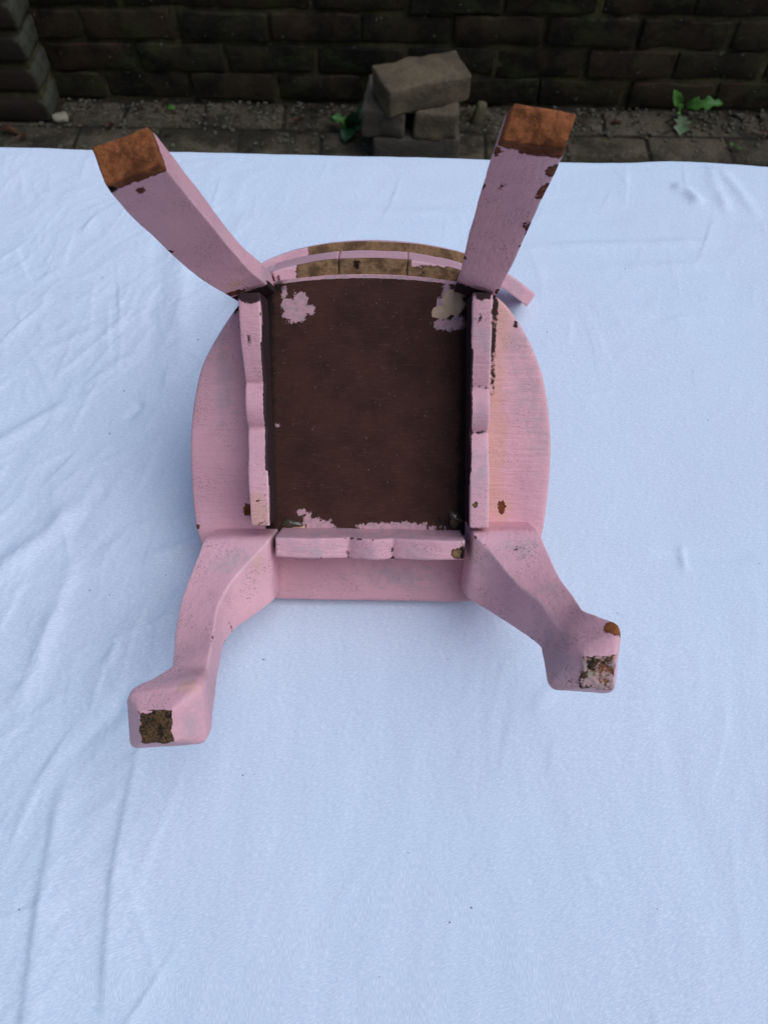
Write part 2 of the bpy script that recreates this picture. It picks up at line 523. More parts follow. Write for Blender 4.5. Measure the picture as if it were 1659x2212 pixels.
# long faint ripples along Y across the front
qv = np.stack([X + .01 * noise(P2, .1, 41), Y / 5, X * 0], 1)
H += .00028 * fbm(qv, .016, 43, 3) * np.clip((.3 - Y) / .15, 0, 1)
qh = np.stack([X / 4, Y + .008 * noise(P2, .08, 51), X * 0], 1)
H += .0004 * fbm(qh, .018, 53, 3) * np.clip((Y - .3) / .15, 0, 1)
def crease(pts, amp, wid, step=0.):
    """soft ridge (amp > 0) or fold along a line; step raises one side of it"""
    global H
    pts = np.array(pts)
    L = np.concatenate([[0], np.cumsum(np.linalg.norm(np.diff(pts, axis=0), axis=1))])
    best = np.full(X.shape, 9.)
    sd_ = np.zeros_like(X)
    tt = np.zeros_like(X)
    for a, b, l0 in zip(pts[:-1], pts[1:], L):
        d = b - a
        ln = np.linalg.norm(d)
        d = d / ln
        px, py = X - a[0], Y - a[1]
        s = px * d[0] + py * d[1]
        sc = np.clip(s, 0, ln)
        dist = np.hypot(px - sc * d[0], py - sc * d[1])
        sg = px * d[1] - py * d[0]
        k = dist < best
        best = np.where(k, dist, best)
        sd_ = np.where(k, np.sign(sg) * dist, sd_)
        tt = np.where(k, (l0 + sc) / L[-1], tt)
    env = np.clip(np.minimum(tt, 1 - tt) * 5, 0.05, 1)
    wob = 1 + .5 * noise(P2, .03, 61)
    g = np.exp(-(best / wid) ** 2) * amp
    if step:
        g = g + step * np.where(sd_ < 0, np.exp(-(sd_ / (wid * 3.5)) ** 2), np.exp(-(sd_ / (wid * .6)) ** 2))
    H += g * env * wob * 1.6
cr_ = random.Random(44)
def sharp(x, y, ang, ln, amp, wid):
    """crisp crease: a short, nearly straight facet edge that dies out at both ends"""
    global H
    ca, sa = math.cos(ang), math.sin(ang)
    px, py = X - x, Y - y
    k = (np.abs(px) < ln) & (np.abs(py) < ln)
    a = px[k] * ca + py[k] * sa
    b = -px[k] * sa + py[k] * ca + .10 * ln * (a / ln) ** 2 * cr_.choice((-1, 1))
    env = np.clip(1 - np.abs(a) / (ln * .5), 0, 1) ** .7
    up_, dn = wid * 3.2, wid * .55
    prof = np.where(b > 0, np.exp(-b / up_), np.exp(b / dn))
    H[k] += 1.7 * amp * env * prof
for k_ in range(330):
    r_ = cr_.random()
    if r_ < .62:
        x, y = cr_.uniform(-.36, -.13), cr_.uniform(-.05, .62)
        ang = R(cr_.gauss(62, 24))
        am = cr_.uniform(.0003, .0011)
    elif r_ < .85:
        x, y = cr_.uniform(-.4, .45), cr_.uniform(.40, .69)
        ang = R(cr_.choice((0, 90, 90)) + cr_.gauss(0, 14))
        am = cr_.uniform(.0002, .0006)
    else:
        x, y = cr_.uniform(-.1, .40), cr_.uniform(-.05, .45)
        ang = R(90 + cr_.gauss(0, 25))
        am = cr_.uniform(.00012, .0004)
    sharp(x, y, ang + (math.pi if cr_.random() < .5 else 0), cr_.uniform(.02, .10), am * cr_.choice((.5, .7, 1)), cr_.uniform(.0009, .0028))
crease([(-.30, .20), (-.281, .225), (-.241, .272), (-.225, .285)], .0020, .008)
crease([(-.239, .252), (-.217, .31)], -.0014, .006, .0008)
crease([(-.245, .12), (-.239, .146), (-.226, .243)], .0010, .006, .0012)
crease([(-.189, .157), (-.185, .175)], .0012, .003)
crease([(-.18, .235), (-.163, .244), (-.14, .254), (-.12, .256)], .0014, .006)
crease([(-.205, .085), (-.198, .099), (-.176, .128), (-.17, .15)], -.0010, .006)
crease([(-.156, .125), (-.158, .096), (-.16, .065), (-.16, .022), (-.157, -.013), (-.153, -.05)], .0003, .004, .0010)
crease([(-.204, .09), (-.203, .066), (-.202, .029), (-.2, -.005), (-.197, -.042), (-.195, -.08)], .0003, .005, .0009)
crease([(-.222, .60), (-.213, .552), (-.207, .489), (-.201, .428), (-.19, .39)], -.0014, .007, .0007)
crease([(-.195, .57), (-.191, .541), (-.178, .431), (-.172, .41)], .0013, .008)
crease([(-.37, .497), (-.28, .493), (-.2, .492)], .0008, .006)
crease([(-.33, .32), (-.309, .338), (-.28, .364), (-.26, .38)], .0014, .005)
crease([(-.213, .363), (-.201, .382)], -.0012, .004)
crease([(-.25, .40), (-.22, .43), (-.205, .47)], .0010, .005)
crease([(-.30, .43), (-.25, .46)], .0008, .005)
crease([(.13, .570), (.152, .572), (.22, .576), (.287, .579), (.32, .58)], .0010, .0055)
crease([(.280, .660), (.295, .652), (.306, .630)], .0022, .006)
crease([(.332, .695), (.336, .681), (.351, .641), (.36, .61)], .0016, .006)
crease([(.325, .70), (.325, .66), (.331, .615)], .0012, .006)
crease([(.18, .543), (.199, .544), (.286, .55), (.31, .55)], .0007, .006)
crease([(.20, .25), (.212, .25), (.267, .249), (.28, .249)], -.0006, .005)
crease([(.224, .26), (.223, .235)], .0007, .003)
crease([(-.06, .62), (.02, .615), (.10, .62)], .0006, .007)
crease([(.10, .13), (.13, .16)], .0005, .006)
# border weave figure
def polyfield(poly):
    poly = np.array(poly)
    ins = np.zeros(X.shape, bool)
    best = np.full(X.shape, 9.)
    for a, b in zip(poly, np.roll(poly, -1, 0)):
        c1 = (a[1] > Y) != (b[1] > Y)
        with np.errstate(divide='ignore', invalid='ignore'):
            xi = (b[0] - a[0]) * (Y - a[1]) / (b[1] - a[1]) + a[0]
        ins ^= c1 & (X < xi)
        d = b - a
        s = np.clip(((X - a[0]) * d[0] + (Y - a[1]) * d[1]) / (d @ d), 0, 1)
        best = np.minimum(best, np.hypot(X - a[0] - s * d[0], Y - a[1] - s * d[1]))
    return np.where(ins, best, -best)
DM = polyfield([(-.177, -.022), (-.057, -.03), (-.056, -.047), (-.169, -.036)])
DM = np.maximum(DM, polyfield([(.025, .049), (.04, .028), (.101, -.014), (.126, -.045), (.14, -.08), (.10, -.08), (.097, -.045), (.081, -.026), (.044, .006), (.025, .02), (.015, .011), (-.006, .002), (-.048, -.018), (-.065, -.048), (-.08, -.08), (-.11, -.08), (-.094, -.048), (-.06, -.001), (-.022, .011), (.013, .029)]))
DM = np.maximum(DM, polyfield([(.026, -.012), (.045, -.035), (.03, -.07), (.0, -.06), (-.015, -.03)]))
# fall over the table edges
YE = .7015 - .0098 * X + .0030 * np.sin(X * 24 + .8) * np.clip((X - .05) * 4, 0, 1) + .0009 * fbm(np.stack([X, X * 0, X * 0], 1), .06, 77, 3)
rad = .007
def over(t):
    a = np.clip(t / rad, 0, math.pi / 2)
    return rad * np.sin(a), -(rad - rad * np.cos(a)) - np.clip(t - rad * math.pi / 2, 0, None)
dy, dzy = over(np.clip(Y - (YE - rad), 0, None))
dyb, dzb = over(np.clip(-.45 - Y, 0, None))
dxr, dzr = over(np.clip(np.abs(X) - .622, 0, None))
Xo = np.where(np.abs(X) > .622, np.sign(X) * (.622 + dxr), X)
Yo = np.where(Y > YE - rad, YE - rad + dy, np.where(Y < -.45, -.45 - dyb, Y))
Zo = TZ + H * np.clip((YE - Y) / .02, .25, 1) + np.minimum(np.minimum(dzy, dzb), dzr)
hang = np.clip(Y - YE, 0, None)
Yo = Yo + hang * .12 * (1 + np.sin(X * 21 + 1)) 
nxx, nyy = len(fx), len(fy)
ii, jj = np.meshgrid(np.arange(nxx - 1), np.arange(nyy - 1))
a = (jj * nxx + ii).ravel()
faces = np.stack([a, a + 1, a + nxx + 1, a + nxx], 1)
cloth = mesh_obj('tablecloth', np.stack([Xo, Yo, Zo], 1), faces.tolist(), M_cloth, attrs={'damask': DM})
tag(cloth, 'white cotton tablecloth with creases and a faint woven border figure', 'tablecloth')

def cloth_z(x, y):
    i = np.argmin((X - x) ** 2 + (Y - y) ** 2)
    return float(Zo[i])

# ------------------------------------------------------------------ the chair (upside down on the cloth)
TAU = R(37)
chair = tag(empty('pink_chair'), 'small worn pink painted wooden chair lying upside down on the white cloth', 'chair')
U, W, N = Vector((1, 0, 0)), Vector((0, math.cos(TAU), math.sin(TAU))), Vector((0, -math.sin(TAU), math.cos(TAU)))
cm = Matrix((U, W, N)).transposed().to_4x4()
cm.translation = Vector((-.009, .207, .7322))
chair.matrix_world = cm

M_paint = paint('pink_paint')
M_paint_leg = paint('pink_paint_leg', wood=(.30, .102, .036), wood2=(.105, .027, .018), streak=(420, 420, 45))
M_paint_old = paint('pink_paint_rail', wood=(.30, .168, .085), wood2=(.12, .066, .036), streak=(60, 500, 500))

def chair_part(name, pts_mm, faces, mat, fields=None, parent=None, edge=None):
    p = np.asarray(pts_mm, float)
    at = {k: np.full(len(p), -9.0) for k in ('bare', 'cream', 'grime_shade', 'grey')}
    if fields:
        for k, fn in fields.items(): at[k] = fn(p)
    at['edge'] = edge if edge is not None else np.zeros(len(p))
    return mesh_obj(name, p / 1000, faces, mat, parent or chair, attrs=at)

def spots(p, lst):
    """signed distance to a set of blobs: (centre xyz, radius) or (centre, (rx,ry,rz))"""
    r = np.full(len(p), -9.)
    for c, rad_ in lst:
        d = p - np.array(c, float)
        if isinstance(rad_, (int, float)):
            v = rad_ - np.linalg.norm(d, axis=1)
        else:
            rr = np.array(rad_, float)
            v = (1 - np.linalg.norm(d / rr, axis=1)) * rr.min()
        r = np.maximum(r, v)
    return r

def ring(corners, r, ns=7, nc=4):
    """rounded quadrilateral from four 3-D corners -> points and an edge weight"""
    c = [np.array(x, float) for x in corners]
    pts, ew = [], []
    for i in range(4):
        p, a, b = c[i], c[i - 1], c[(i + 1) % 4]
        da, db = a - p, b - p
        la, lb = np.linalg.norm(da), np.linalg.norm(db)
        ra, rb = min(r, la * .45), min(r, lb * .45)
        s, e = p + da / la * ra, p + db / lb * rb
        for k in range(nc + 1):
            t_ = k / nc
            pts.append((1 - t_) ** 2 * s + 2 * t_ * (1 - t_) * p + t_ ** 2 * e)
            ew.append(1 - abs(t_ - .5))
        nb = c[(i + 1) % 4]
        a2, b2 = p - nb, c[(i + 2) % 4] - nb
        s2 = nb + a2 / np.linalg.norm(a2) * min(r, np.linalg.norm(a2) * .45)
        for k in range(1, ns):
            pts.append(e + (s2 - e) * k / ns)
            ew.append(0)
    return np.array(pts), np.array(ew)

def catmull(secs, n_per):
    s = np.asarray(secs, float)
    out = []
    for i in range(len(s) - 1):
        p0, p1, p2, p3 = s[max(i - 1, 0)], s[i], s[i + 1], s[min(i + 2, len(s) - 1)]
        k = n_per[i] if isinstance(n_per, (list, tuple)) else n_per
        for j in range(k):
            t_ = j / k
            h00, h10, h01, h11 = 2 * t_**3 - 3 * t_**2 + 1, t_**3 - 2 * t_**2 + t_, -2 * t_**3 + 3 * t_**2, t_**3 - t_**2
            m1, m2 = (p2 - p0) * .42, (p3 - p1) * .42
            out.append(h00 * p1 + h10 * m1 + h01 * p2 + h11 * m2)
    out.append(s[-1])
    return out

def loft(secs, r, ns=7, nc=4, wob=.25, seed=1, cap=True, radii=None):
    """secs: list of four-corner sections; returns verts, faces, edge weight"""
    V, E, F = [], [], []
    for k, s in enumerate(secs):
        p, e = ring(s, radii[k] if radii is not None else r, ns, nc)
        V.append(p)
        E.append(e)
    n = len(V[0])
    if cap:
        for end in (0, 1):
            base = V[-1] if end else V[0]
            c = base.mean(0)
            nrm = (c - (V[-2] if end else V[1]).mean(0))
            nrm = nrm / np.linalg.norm(nrm)
            rings = [c + (base - c) * f + nrm * z for f, z in ((.93, .35), (.75, .5), (.5, .55), (.25, .55), (.02, .55))]
            if end:
                V += rings
                E += [np.zeros(n)] * 5
            else:
                V = rings[::-1] + V
                E = [np.zeros(n)] * 5 + E
    for k in range(len(V) - 1):
        for i in range(n):
            j = (i + 1) % n
            F.append((k * n + i, k * n + j, (k + 1) * n + j, (k + 1) * n + i))
    Vv = np.concatenate(V)
    Vv = Vv + np.stack([fbm(Vv + 40 * seed, 14, 71 + s, 3) for s in range(3)], 1) * wob
    return Vv, F, np.concatenate(E)

def edge_bare(p, e, seed, thr=.35, amp=7., size=9.):
    nz_ = fbm(p + seed * 31, size, 91 + seed, 3)
    return np.where(e > 0, (nz_ - thr) * amp - (1 - e) * 2.5, -9.)

# ---- seat board
half = [(0, -3), (40, -3), (72, -2), (100, 8), (114, 24), (119.5, 45), (121.5, 60), (123, 85), (123, 108), (120.5, 132), (114.5, 158), (103.5, 182), (88, 203), (72, 213), (55, 217.5), (28, 220.5), (0, 221.5)]
loop = half + [(-u - (2 if 40 < w < 170 else 0), w) for u, w in half[-2:0:-1]]
loop3 = [np.array([*p, 0.]) for p in loop]
loop3 = catmull([loop3[-1]] + loop3 + [loop3[0], loop3[1]], 9)
loop3 = np.array(loop3[9:-9])[:-1]
cen = np.array([0, 108., 0])
tang = np.roll(loop3, -1, 0) - np.roll(loop3, 1, 0)
outn = np.stack([tang[:, 1], -tang[:, 0], tang[:, 0] * 0], 1)
outn /= np.linalg.norm(outn, axis=1)[:, None]
Vs = []
for f_ in np.linspace(.02, .96, 46): Vs.append(cen + (loop3 - cen) * f_)
for ins, z in ((2.2, 0), (1.2, -.25), (.4, -.9), (0, -2), (0, -4.5), (0, -7), (.5, -9), (1.6, -10.3), (3, -11)):
    q_ = loop3 - outn * ins
    q_ = q_ + np.array([0, 0, z])
    Vs.append(q_)
for f_ in np.linspace(.93, .02, 8): Vs.append(cen + (loop3 - cen) * f_ + np.array([0, 0, -11.]))
n = len(loop3)
F = [(k * n + i, (k + 1) * n + i, (k + 1) * n + (i + 1) % n, k * n + (i + 1) % n) for k in range(len(Vs) - 1) for i in range(n)]
V = np.concatenate(Vs)
V[:, 2] += .25 * fbm(V, 25, 5, 3)
rim = np.zeros(len(V))
chair_part('seat', V, F, M_paint, dict(
    bare=lambda p: spots(p, [((-121.8, 48, 0), 2.2), ((90.7, 66, 0), (3, 5, 3)), ((-86, 61, 0), (3, 5, 3)), ((-93, 197, 0), (1.5, 5, 3))]),
    cream=lambda p: np.maximum(spots(p, [((83, 190, 0), (9, 26, 6)), ((84, 150, 0), (6, 26, 6)), ((85, 110, 0), (7, 34, 6)), ((84, 80, 0), (7, 22, 6)), ((88, 66, 0), (10, 12, 6))]), -9),
    grime_shade=lambda p: spots(p, [((80.8, 200, 0), (2.6, 12, 4)), ((80.5, 180, 0), (2.2, 18, 4)), ((81, 155, 0), (1.6, 14, 4)), ((95, 190, 0), (2.0, 3, 3)), ((-90, 200, 0), (3, 6, 4)), ((98, 176, 0), 1.2)]),
    grey=lambda p: spots(p, [((105, 148, 0), (14, 30, 9)), ((113, 118, 0), (9, 26, 9)), ((96, 176, 0), (12, 18, 9)), ((-107, 178, 0), (14, 20, 9)), ((-100, 150, 0), (10, 40, 9)), ((20, 15, 0), (40, 12, 9))])))

# ---- dark unpainted panel inside the rails
t = NT('brown_board')
n1, n2, n3 = t.noise(35, 6, .6), t.noise(1.0, 5, .65, stretch=(90, 700, 90)), t.noise(700, 4, .6)
col = t.mix(t.ss(n1, .35, .68), (.070, .029, .022), (.046, .020, .0160))
col = t.mix(t.math('MULTIPLY', t.ss(n2, .52, .72), .35), col, (.12, .062, .048))
col = t.mix(t.math('MULTIPLY', t.ss(n3, .6, .7), .25), col, (.13, .085, .065))
pf = t.math('ADD', t.attr('pinkp'), t.math('MULTIPLY', t.math('SUBTRACT', t.noise(300, 5, .7), .5), 7.0))
pf = t.math('ADD', pf, t.math('MULTIPLY', t.math('SUBTRACT', t.noise(1, 3, .6, stretch=(900, 150, 100)), .5), 3.5))
pmk = t.ss(pf, 0, .5)
col = t.mix(pmk, col, t.mix(t.ss(t.noise(300, 3), .4, .65), (.60, .33, .36), (.44, .29, .31)))
cfm = t.math('ADD', t.attr('cream'), t.math('MULTIPLY', t.math('SUBTRACT', t.noise(250, 4, .6), .5), 5.0))
cmk = t.ss(cfm, 0, .6)
col = t.mix(cmk, col, t.mix(t.noise(200, 3), (.60, .37, .20), (.72, .50, .38)))
gf_ = t.math('ADD', t.attr('grime_shade'), t.math('MULTIPLY', t.math('SUBTRACT', t.noise(120, 5, .7), .5), 9.0))
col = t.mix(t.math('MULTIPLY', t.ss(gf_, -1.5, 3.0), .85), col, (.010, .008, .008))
dust = t.ss(t.noise(700, 1, .4), .775, .80)
col = t.mix(t.math('MULTIPLY', dust, .4), col, (.35, .28, .25))
hh = t.math('ADD', t.math('MULTIPLY', n2, .7), t.math('MULTIPLY', pmk, 1.2))
hh = t.math('ADD', hh, t.math('MULTIPLY', cmk, 1.6))
M_panel = t.set(col, .78, t.bump(hh, .5, .0006), .10)
us = np.arange(-73, 66.1, .9)
ws = np.arange(46, 219.5, .9)
gu, gw = np.meshgrid(us, ws)
gu, gw = gu.ravel(), gw.ravel()
lim = 221.2 - 4.2 * (gu / 60) ** 2
gw = 46 + (gw - 46) / (219.4 - 46) * (lim - 46)
pn = np.stack([gu, gw, .8 + .15 * fbm(np.stack([gu, gw, gu * 0], 1), 18, 9, 2)], 1)
nu, nw = len(us), len(ws)
F = [(j * nu + i, j * nu + i + 1, (j + 1) * nu + i + 1, (j + 1) * nu + i) for j in range(nw - 1) for i in range(nu - 1)]
pp = spots(pn, [((-53, 196, 0), (9, 8, 5)), ((-43, 197, 0), 3.6), ((-58, 200, 0), (4, 6, 4)), ((-49, 204, 0), (5, 5, 4)), ((47, 189, 0), (8, 4.5, 4)), ((56, 190, 0), (7, 5, 4)), ((48, 209, 0), (2.6, 9, 4)), ((44, 201, 0), (3, 6, 4)),
                ((-37, 50, 0), (12, 6.5, 4)), ((-48, 60, 0), (5, 2.4, 3)), ((-44, 56, 0), (3, 5, 3)), ((22, 50, 0), (26, 4.6, 4)), ((5, 50, 0), (16, 3.6, 4)), ((-60, 208, 0), (2, 5, 3)), ((-65, 120, 0), (1.5, 2, 3))])
edge_w = gw - (lim - 2.6)
pp = np.maximum(pp, edge_w * 5 + 1.5)
cc = spots(pn, [((45, 197, 0), (8, 4.5, 4)), ((53, 203, 0), (8, 9, 4)), ((57, 210, 0), (5, 6, 4)), ((-52, 49, 0), (8, 2.6, 3))])
chair_pan = mesh_obj('underside_panel', pn / 1000, F, M_panel, chair, attrs={'pinkp': pp, 'cream': cc, 'grime_shade': np.maximum(np.maximum((pn[:, 0] - 58.5) * .9, (-66.5 - pn[:, 0]) * .9), spots(pn, [((-64, 212, 0), (5, 7, 4)), ((56, 54, 0), (9, 6, 4)), ((61, 182, 0), (4, 10, 4))]))})  # shade along both rails and in the corners, put into the colour
tag(chair_pan, 'dark brown unpainted board with pink splashes in two corners')

# ---- side rails and front rail with scalloped lower edges
def scallop(x, c, half_l, hi=35.5, lo=24.5, lobe=31.5, hc=14.5):
    a = abs(x - c)
    if a < hc:
        return lo + (lobe - lo) * (math.cos(a / hc * math.pi / 2)) ** .8
    k = min(1, (a - hc) / (half_l * .62))
    return lo + (hi - lo) * (math.sin(k * math.pi / 2)) ** .75

def lerp(a, b, t_): return a + (b - a) * t_
def side_rail(oi, oo, ii_, io, w0, w1, c, seed, fields):
    """outer edge runs oo..oi in u, inner edge io..ii_ between w0 (front) and w1 (rear)"""
    secs = []
    for w in np.arange(w0, w1 + .1, 1.5):
        k = (w - w0) / (w1 - w0)
        bow = 2.0 * math.sin(k * math.pi) * .5
        h = scallop(w, c, (w1 - w0) / 2)
        uo, ui = lerp(oi, oo, k), lerp(ii_, io, k)
        secs.append([(uo, w, -.5), (ui, w, -.5), (ui, w, h), (uo, w, h)])
    V, F, E = loft(secs, 1.3, 6, 3, .3, seed)
    eb = edge_bare(V, E, seed, .72, 5, 8)
    ob = fields.get('bare')
    fields['bare'] = (lambda p: np.maximum(ob(p), eb)) if ob else (lambda p: eb)
    return chair_part('side_rail', V, F, M_paint_old, fields, edge=E)
# inner faces of the rails, their shade painted in as dark colour
def shade_inner(u_of_w, side):
    def fn(p):
        d = (p[:, 0] - np.interp(p[:, 1], [57, 205], u_of_w)) * side     # >0 towards the middle of the seat
        return np.where(p[:, 2] < 33.5, (d + 1.6) * 3.0 - np.clip(p[:, 2] - 24, 0, 20) * .15, -9)
    return fn
gi = shade_inner([-66.0, -71.0], 1)
side_rail(-77.4, -84.6, -65.2, -70.8, 56, 204, 133, 2, dict(
    grime_shade=lambda p: np.maximum(gi(p), spots(p, [((-77.2, 203, 34), (9, 7, 8)), ((-78, 174, 35), (1.6, 4.5, 3)), ((-70, 57, 20), (5, 2, 18)), ((-68, 58, 30), (3, 3, 6))])),
    cream=lambda p: spots(p, [((-72, 62, 34), (9, 9, 6)), ((-74, 70, 35), (6, 8, 5))]),
    bare=lambda p: spots(p, [((-78.5, 173, 35), (1.2, 2.5, 2)), ((-73, 73, 35), 1.6)])))
gj = shade_inner([64.9, 62.0], -1)
side_rail(77.2, 74.6, 65.0, 61.6, 57, 206, 133, 3, dict(
    grime_shade=lambda p: np.maximum(gj(p), spots(p, [((68, 208, 32), (8, 8, 10)), ((66.8, 190, 35), (1.5, 2.6, 3)), ((70, 147.6, 22), (9, 1.2, 6)), ((70, 118.5, 22), (9, 1.3, 6)), ((70, 57, 30), (7, 1.5, 6)), ((76, 195, 20), (3, 14, 16))])),
    grey=lambda p: spots(p, [((70, 100, 34), (10, 28, 9)), ((70, 180, 34), (9, 14, 8)), ((70, 128, 33), (8, 8, 8))]),
    bare=lambda p: spots(p, [((68, 72, 35), 2.2)])))
secs = []
for u in np.arange(-61.5, 62.6, 1.3):
    h = scallop(u, .5, 62, 35.5, 27.5, 33.0, 14.5)
    bw = 1.8 * math.cos(u / 62 * math.pi / 2)
    secs.append([(u, 35.5 - bw * .6, -.5), (u, 35.5 - bw, h), (u, 48.3 - bw * .3, h), (u, 49.2, -.5)])
V, F, E = loft(secs, 1.5, 6, 3, .35, 5)
ebf = edge_bare(V, E, 8, .62, 5, 8)
chair_part('front_rail', V, F, M_paint_old, dict(
    bare=lambda p: np.maximum(ebf, spots(p, [((1.5, 47.2, 34), (2, 1.2, 1.5)), ((58, 40, 35), (5, 4, 4))])),
    grime_shade=lambda p: spots(p, [((-14, 36, 26), (1.5, 6, 6)), ((61, 41, 33), (2.6, 7, 6)), ((15, 38, 26), (1.0, 6, 5)), ((-62, 42, 15), (2, 8, 20)), ((62, 42, 15), (2, 8, 20)), ((0, 33.5, 31), (3, 1, 1.2))]),
    grey=lambda p: np.maximum(spots(p, [((-35, 40, 34), (20, 9, 7)), ((25, 40, 34), (16, 9, 7)), ((0, 40, 30), (9, 9, 7))]), np.where(p[:, 1] > 47, 3., -9))))

# ---- back legs
def back_leg(name, rows_, rear, seed, fields, top, label, thr=.58):
    """rows_: (height, outer/left front corner, inner/right front corner); rear: offset to the rear corners per row"""
    secs, hts = [], []
    for (h, a, b), rr in zip(rows_, rear):
        a3, b3 = np.array([*a, h]), np.array([*b, h])
        rv = np.array([*rr, 0.])
        secs.append(np.array([a3, b3, b3 + rv, a3 + rv]))
    secs = catmull(secs, [4] + [8] * (len(secs) - 2))
    V, F, E = loft(secs, 1.1, 12, 4, .3, seed)
    top_k = V[:, 2] > 158
    V[top_k, 2] -= 2.6 * np.clip(fbm(V[top_k] * np.array([1, 1, .1]), 9, 300 + seed, 3) - .05, 0, 1) * np.clip((V[top_k, 2] - 158) / 7, 0, 1)
    eb = edge_bare(V, E, seed, thr, 7, 9)
    sole = (V[:, 2] - top) * 1.0
    fb = fields.pop('bare', None)
    base_b = np.maximum(sole, eb)
    if fb is not None: base_b = np.maximum(base_b, spots(V, fb))
    fields['bare'] = lambda p: base_b
    o = chair_part(name, V, F, M_paint_leg, fields, edge=E)
    return tag(o, label)
rowsL = [(-12, (-88, 200), (-66, 208)), (20, (-88.5, 200), (-66, 208)), (34, (-91.3, 201.4), (-68, 209.6)), (50, (-101.7, 207.1), (-74.9, 214.6)), (70, (-110.1, 214), (-80.4, 221.3)), (100, (-115.8, 221.5), (-85.8, 229.7)), (130, (-118.9, 226.5), (-90.3, 236.4)), (157, (-119.0, 230.2), (-91.8, 239.8)), (167, (-118.4, 232), (-93, 241.2))]
rearL = [(-3, 13), (-3, 12.5), (-2, 12.3), (-3.2, 13.4), (-4.8, 15.4), (-5.2, 16.4), (-5.4, 16.8), (-5.8, 17), (-5.6, 16)]
back_leg('back_leg', rowsL, rearL, 11, dict(
    bare=[((-107.2, 234.4, 153), (2.6, 3, 3.2)), ((-112.5, 219, 85), 2.6), ((-94.7, 223, 70), 1.0), ((-92, 203, 34), (14, 6, 2.6))],
    cream=lambda p: spots(p, [((-84, 206, 42), (7, 5, 4))]),
    grime_shade=lambda p: np.maximum(np.where(p[:, 1] < 203.6 + (p[:, 0] + 91.3) * .352, (31.5 - p[:, 2]) * .6, -9), spots(p, [((-119, 233, 162), (4, 6, 4))])),
    grey=lambda p: np.where((p[:, 0] - np.interp(p[:, 2], [34, 165], [-68, -92])) > -1.2, 5., -9)), 161, 'left back leg with its foot worn to bare orange wood', .66)
rowsR = [(-12, (53, 211), (77, 204)), (20, (52.5, 211), (77.5, 204)), (34, (52.9, 212.9), (77.8, 205.5)), (50, (53.8, 222.8), (82.7, 218.5)), (70, (54.9, 233.2), (86.5, 231.0)), (100, (55.7, 242.4), (88.7, 242.4)), (130, (56.3, 249.4), (89.2, 248.1)), (157, (56.8, 253), (87.2, 249)), (168.5, (58.4, 254.6), (86.4, 250.8))]
rearR = [(4, 13), (4, 12.5), (4, 12.5), (4.5, 14), (4.5, 15.5), (4.6, 16), (4.8, 16), (4.6, 15.5), (4.6, 14.5)]
back_leg('back_leg', rowsR, rearR, 13, dict(
    bare=[((66.2, 246.5, 142), (1.8, 4, 4.5)), ((57.3, 250, 156), (3.4, 5, 6)), ((56.5, 247, 150), (2.6, 4, 4)), ((87.5, 249, 142), (4, 6, 9)), ((87.5, 246, 116), (3.4, 5, 10)), ((85.5, 237, 82), (2.4, 4, 4)), ((54.4, 223, 52), 1.6), ((54.6, 226, 58), 1.2), ((77, 205, 36), (2.5, 3, 3)), ((72, 247, 160), (15, 6, 3.4))],
    grime_shade=lambda p: np.maximum(np.where(p[:, 1] < 215.2 - (p[:, 0] - 52.9) * .297, (31.5 - p[:, 2]) * .6, -9), spots(p, [((66, 244, 120), (4, 8, 7)), ((62, 240, 108), (3, 8, 5))]) - 1.2)), 160, 'right back leg with chipped edges and a bare orange foot')

# ---- front cabriole legs
def front_leg(rows_, seed, fields, label, nper):
    """rows_: height, outer-rear, inner-rear, inner-front and optionally outer-front corner"""
    secs, rad_ = [], []
    for row in rows_:
        h, orr, ir, inf_ = row[:4]
        of = row[4] if len(row) > 4 else (orr[0] + inf_[0] - ir[0], orr[1] + inf_[1] - ir[1])
        secs.append(np.array([[*orr, h], [*ir, h], [*inf_, h], [*of, h]]))
    ssx = catmull(secs, nper)
    hz_ = np.array([q_[:, 2].mean() for q_ in ssx])
    hm = hz_[-1]
    rr_ = np.interp(hz_, [0, hm - 42, hm - 26, hm - 9, hm], [1.5, 1.7, 5.0, 5.0, 1.4])
    V, F, E = loft(ssx, 1.9, 12, 5, .3, seed, radii=rr_)
    E = E * np.concatenate([np.zeros(5 * len(V) // (len(ssx) + 10)), np.repeat(np.interp(hz_, [0, hm - 42, hm - 26, hm], [1, 1, .3, .3]), len(V) // (len(ssx) + 10)), np.zeros(5 * len(V) // (len(ssx) + 10))])
    eb = edge_bare(V, E, seed, .60, 5, 10)
    fb = fields.pop('bare', [])
    bb = np.maximum(eb, spots(V, fb)) if fb else eb
    fields['bare'] = lambda p: bb
    return tag(chair_part('front_leg', V, F, M_paint_leg2, fields, edge=E), label)
M_paint_leg2 = paint('pink_paint_cabriole', wood=(.36, .125, .04), wood2=(.20, .06, .025), streak=(300, 300, 60), speck=.6, dark=.15)
